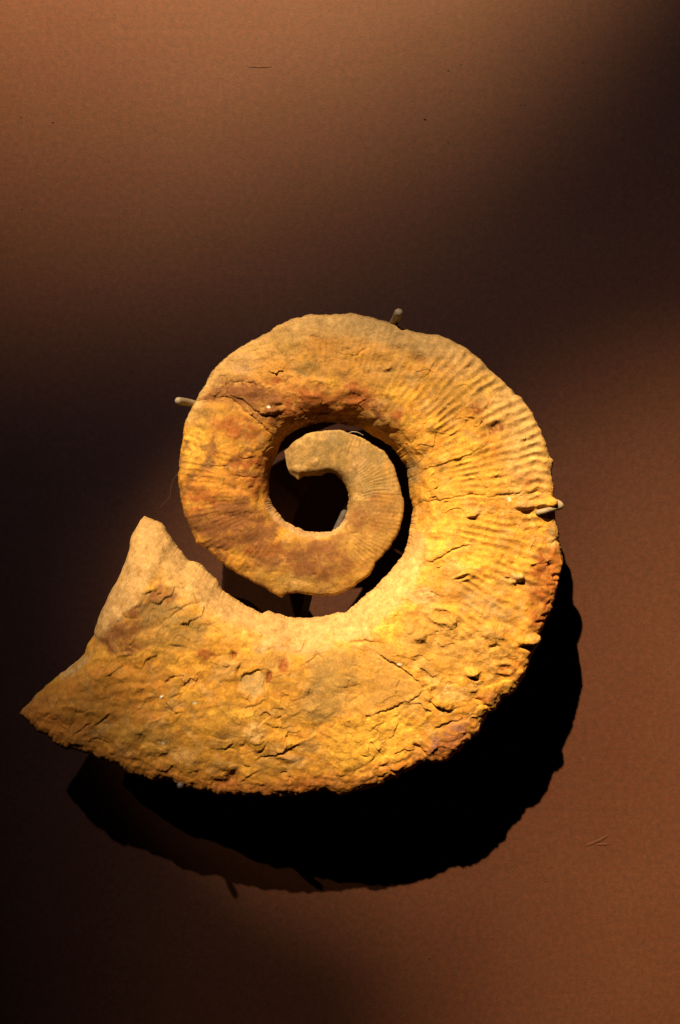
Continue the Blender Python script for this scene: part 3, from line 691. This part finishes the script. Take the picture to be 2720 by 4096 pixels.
def stone_material():
    m, nt, b = nodes_mat("fossil_stone")
    N, L = nt.nodes, nt.links
    at = N.new("ShaderNodeAttribute"); at.attribute_name = "stone_colour"
    tc = N.new("ShaderNodeTexCoord")
    def noi(scale, detail=4, rough=.6):
        n = N.new("ShaderNodeTexNoise"); n.inputs["Scale"].default_value = scale
        n.inputs["Detail"].default_value = detail; n.inputs["Roughness"].default_value = rough
        L.new(tc.outputs["Object"], n.inputs["Vector"]); return n
    n1 = noi(700)
    r = N.new("ShaderNodeValToRGB"); r.color_ramp.elements[0].position = .3; r.color_ramp.elements[1].position = .7
    r.color_ramp.elements[0].color = (.80, .76, .66, 1); r.color_ramp.elements[1].color = (1.14, 1.12, 1.14, 1)
    L.new(n1.outputs["Fac"], r.inputs[0])
    mul = N.new("ShaderNodeMixRGB"); mul.blend_type = 'MULTIPLY'; mul.inputs[0].default_value = 1
    L.new(at.outputs["Color"], mul.inputs[1]); L.new(r.outputs[0], mul.inputs[2])
    L.new(mul.outputs[0], b.inputs["Base Color"])
    b.inputs["Roughness"].default_value = .8
    b.inputs["Specular IOR Level"].default_value = .22
    n2 = noi(420, 5, .65)
    bp = N.new("ShaderNodeBump"); bp.inputs["Strength"].default_value = .4; bp.inputs["Distance"].default_value = .0008
    L.new(n2.outputs["Fac"], bp.inputs["Height"]); L.new(bp.outputs[0], b.inputs["Normal"])
    return m
STONE = stone_material()

CC = C.reshape(NR, NP, 3)
fossil = bpy.data.objects.new("ammonite_fossil", None); col.objects.link(fossil)
fossil.location = (0.05, -D0, -0.05)
fossil.empty_display_size = .05
tag(fossil, "large ochre and rust brown open-coiled ammonite fossil mounted on the dark brown wall", "fossil")
cuts = [0] + [ring_of[j] for j in JOINS] + [NR - 1]
LBL = ["smallest innermost piece of the coil, dull olive tan", "rust brown middle piece curling round the hole",
       "upper piece with ribs along its right side", "largest outer piece, flaky, flaring to a torn mouth"]
for k in range(4):
    r0, r1 = cuts[k], cuts[k + 1]
    P = X2[r0:r1 + 1].copy(); Ck = CC[r0:r1 + 1]
    if not FLIP: pass
    me = grid_mesh("whorl_piece", P if FLIP else P, closed=True, caps=(True, True), colors=Ck, ladder=NF)
    if not FLIP: me.flip_normals()
    me.materials.append(STONE)
    me.transform(__import__("mathutils").Matrix.Translation(-fossil.location))
    o = bpy.data.objects.new("whorl_piece", me); col.objects.link(o); o.parent = fossil
    o['label'] = LBL[k]

# ================================================================== display mount
def metal_material(name, c, rough):
    m, nt, b = nodes_mat(name)
    N, L = nt.nodes, nt.links
    tc = N.new("ShaderNodeTexCoord"); n = N.new("ShaderNodeTexNoise"); n.inputs["Scale"].default_value = 260; n.inputs["Detail"].default_value = 4
    L.new(tc.outputs["Object"], n.inputs["Vector"])
    r = N.new("ShaderNodeValToRGB"); r.color_ramp.elements[0].position = .3; r.color_ramp.elements[1].position = .7
    r.color_ramp.elements[0].color = tuple(x * .72 for x in c) + (1,); r.color_ramp.elements[1].color = tuple(x * 1.15 for x in c) + (1,)
    L.new(n.outputs["Fac"], r.inputs[0]); L.new(r.outputs[0], b.inputs["Base Color"])
    b.inputs["Roughness"].default_value = rough; b.inputs["Specular IOR Level"].default_value = .3
    bp = N.new("ShaderNodeBump"); bp.inputs["Strength"].default_value = .4; bp.inputs["Distance"].default_value = .0004
    L.new(n.outputs["Fac"], bp.inputs["Height"]); L.new(bp.outputs[0], b.inputs["Normal"])
    return m
PRONG = metal_material("painted_metal_prong", (0.27, 0.22, 0.145), .55)
STEEL = metal_material("dark_steel", (0.10, 0.085, 0.075), .4)

def tube(name, pts, rad, mat, parent, n=14, round_end=True):
    """pts: list of (u, v, d); smooth rod with hemispherical ends"""
    P = np.array([wall_xy(*p) for p in pts])
    ext = np.vstack([2 * P[0] - P[1], P, 2 * P[-1] - P[-2]]); Q = []
    for k in range(1, len(ext) - 2):
        p0, p1, p2, p3 = ext[k - 1:k + 3]
        for t in np.linspace(0, 1, 10, endpoint=False):
            Q.append(.5 * (2 * p1 + (p2 - p0) * t + (2 * p0 - 5 * p1 + 4 * p2 - p3) * t * t + (3 * p1 - p0 - 3 * p2 + p3) * t ** 3))
    Q.append(P[-1]); Q = np.array(Q)
    T = np.gradient(Q, axis=0); T /= np.linalg.norm(T, axis=1)[:, None]
    rings = []
    ref = np.array([0.3, 0.2, 0.93])
    def ring(c, t, r):
        x = np.cross(t, ref); x /= np.linalg.norm(x); y = np.cross(t, x)
        return [c + r * (math.cos(a) * x + math.sin(a) * y) for a in np.linspace(0, 2 * math.pi, n, endpoint=False)]
    for a in (80, 60, 40, 20):
        rings.append(ring(Q[0] - T[0] * rad * math.sin(math.radians(a)), T[0], rad * math.cos(math.radians(a))))
    for c, t in zip(Q, T): rings.append(ring(c, t, rad))
    for a in (20, 40, 60, 80):
        rings.append(ring(Q[-1] + T[-1] * rad * math.sin(math.radians(a)), T[-1], rad * math.cos(math.radians(a))))
    me = grid_mesh(name, np.array(rings), closed=True, caps=(True, True))
    bm = bmesh.new(); bm.from_mesh(me); bmesh.ops.recalc_face_normals(bm, faces=bm.faces); bm.to_mesh(me); bm.free()
    me.materials.append(mat)
    if parent: me.transform(__import__("mathutils").Matrix.Translation(-parent.location))
    o = bpy.data.objects.new(name, me); col.objects.link(o)
    if parent: o.parent = parent
    return o

mount = bpy.data.objects.new("display_mount", None); col.objects.link(mount)
mount.location = (0.0, 0.0, -0.14); mount.empty_display_size = .03
tag(mount, "metal bracket with tan painted prongs gripping the rim of the ammonite", "mount bracket")
tube("prong", [(715, 1604, .136), (760, 1612, .122), (840, 1640, .100), (900, 1690, .060)], .0034, PRONG, mount)
tube("prong", [(1594, 1252, .140), (1584, 1276, .126), (1571, 1304, .108), (1555, 1400, .06)], .0038, PRONG, mount)
tube("prong", [(2152, 2050, .142), (2185, 2042, .143), (2220, 2033, .135), (2243, 2025, .123), (2236, 2012, .115), (2205, 2004, .107), (2130, 2008, .092), (2080, 2030, .06)], .0024, PRONG, mount)
tube("prong", [(722, 3141, .137), (722, 3138, .122), (735, 3100, .095), (800, 3000, .06)], .0030, STEEL, mount)
tube("support_rod", [(1388, 2030, .080), (1350, 2112, .078), (1262, 2300, .066), (1215, 2470, .056), (1200, 2600, .05)], .0034, STEEL, mount)
# arms behind the stone, out of sight from the front
tube("arm", [(1200, 2600, .05), (1000, 2830, .05), (800, 3000, .06)], .004, STEEL, mount)
tube("arm", [(1200, 2600, .05), (1600, 2600, .05), (1880, 2350, .05), (1980, 2150, .055), (2080, 2030, .06)], .004, STEEL, mount)
tube("arm", [(1880, 2350, .05), (1900, 2000, .05), (1830, 1700, .05), (1700, 1500, .055), (1555, 1400, .06)], .004, STEEL, mount)
tube("arm", [(1555, 1400, .06), (1300, 1440, .055), (1050, 1560, .055), (900, 1690, .06)], .004, STEEL, mount)
tube("stem", [(1200, 2600, .052), (1200, 2600, .03), (1200, 2600, -.004)], .008, STEEL, mount)
# wall plate
bm = bmesh.new(); c = wall_xy(1200, 2600, 0)
bmesh.ops.create_cone(bm, cap_ends=True, segments=32, radius1=.03, radius2=.028, depth=.006)
me = bpy.data.meshes.new("wall_plate"); bm.to_mesh(me); bm.free()
from mathutils import Matrix
me.transform(Matrix.Translation(Vector(c) + Vector((0, -.003, 0)) - mount.location) @ Matrix.Rotation(math.pi / 2, 4, 'X'))
me.materials.append(STEEL)
o = bpy.data.objects.new("wall_plate", me); col.objects.link(o); o.parent = mount

# ================================================================== stray fibres
FIB, nt_, b_ = nodes_mat("cobweb"); b_.inputs["Base Color"].default_value = (.10, .08, .06, 1); b_.inputs["Roughness"].default_value = .7
FIB2 = FIB.copy(); FIB2.name = 'hair'; FIB2.node_tree.nodes['Principled BSDF'].inputs['Base Color'].default_value = (.40, .34, .24, 1)
o = tube("fibre", [(1392, 1733, .119), (1410, 1727, .121), (1432, 1730, .121), (1452, 1741, .118)], .0003, FIB2, None, 6)
tag(o, "fine pale hair curling off the top of the innermost coil", "fibre")
o = tube("cobweb", [(712, 1890, .118), (690, 1925, .115), (683, 1960, .112), (680, 1985, .110), (668, 2000, .108), (640, 2030, .10)], .00012, FIB, None, 6)
tag(o, "faint cobweb strand hanging off the left edge of the ammonite", "cobweb")
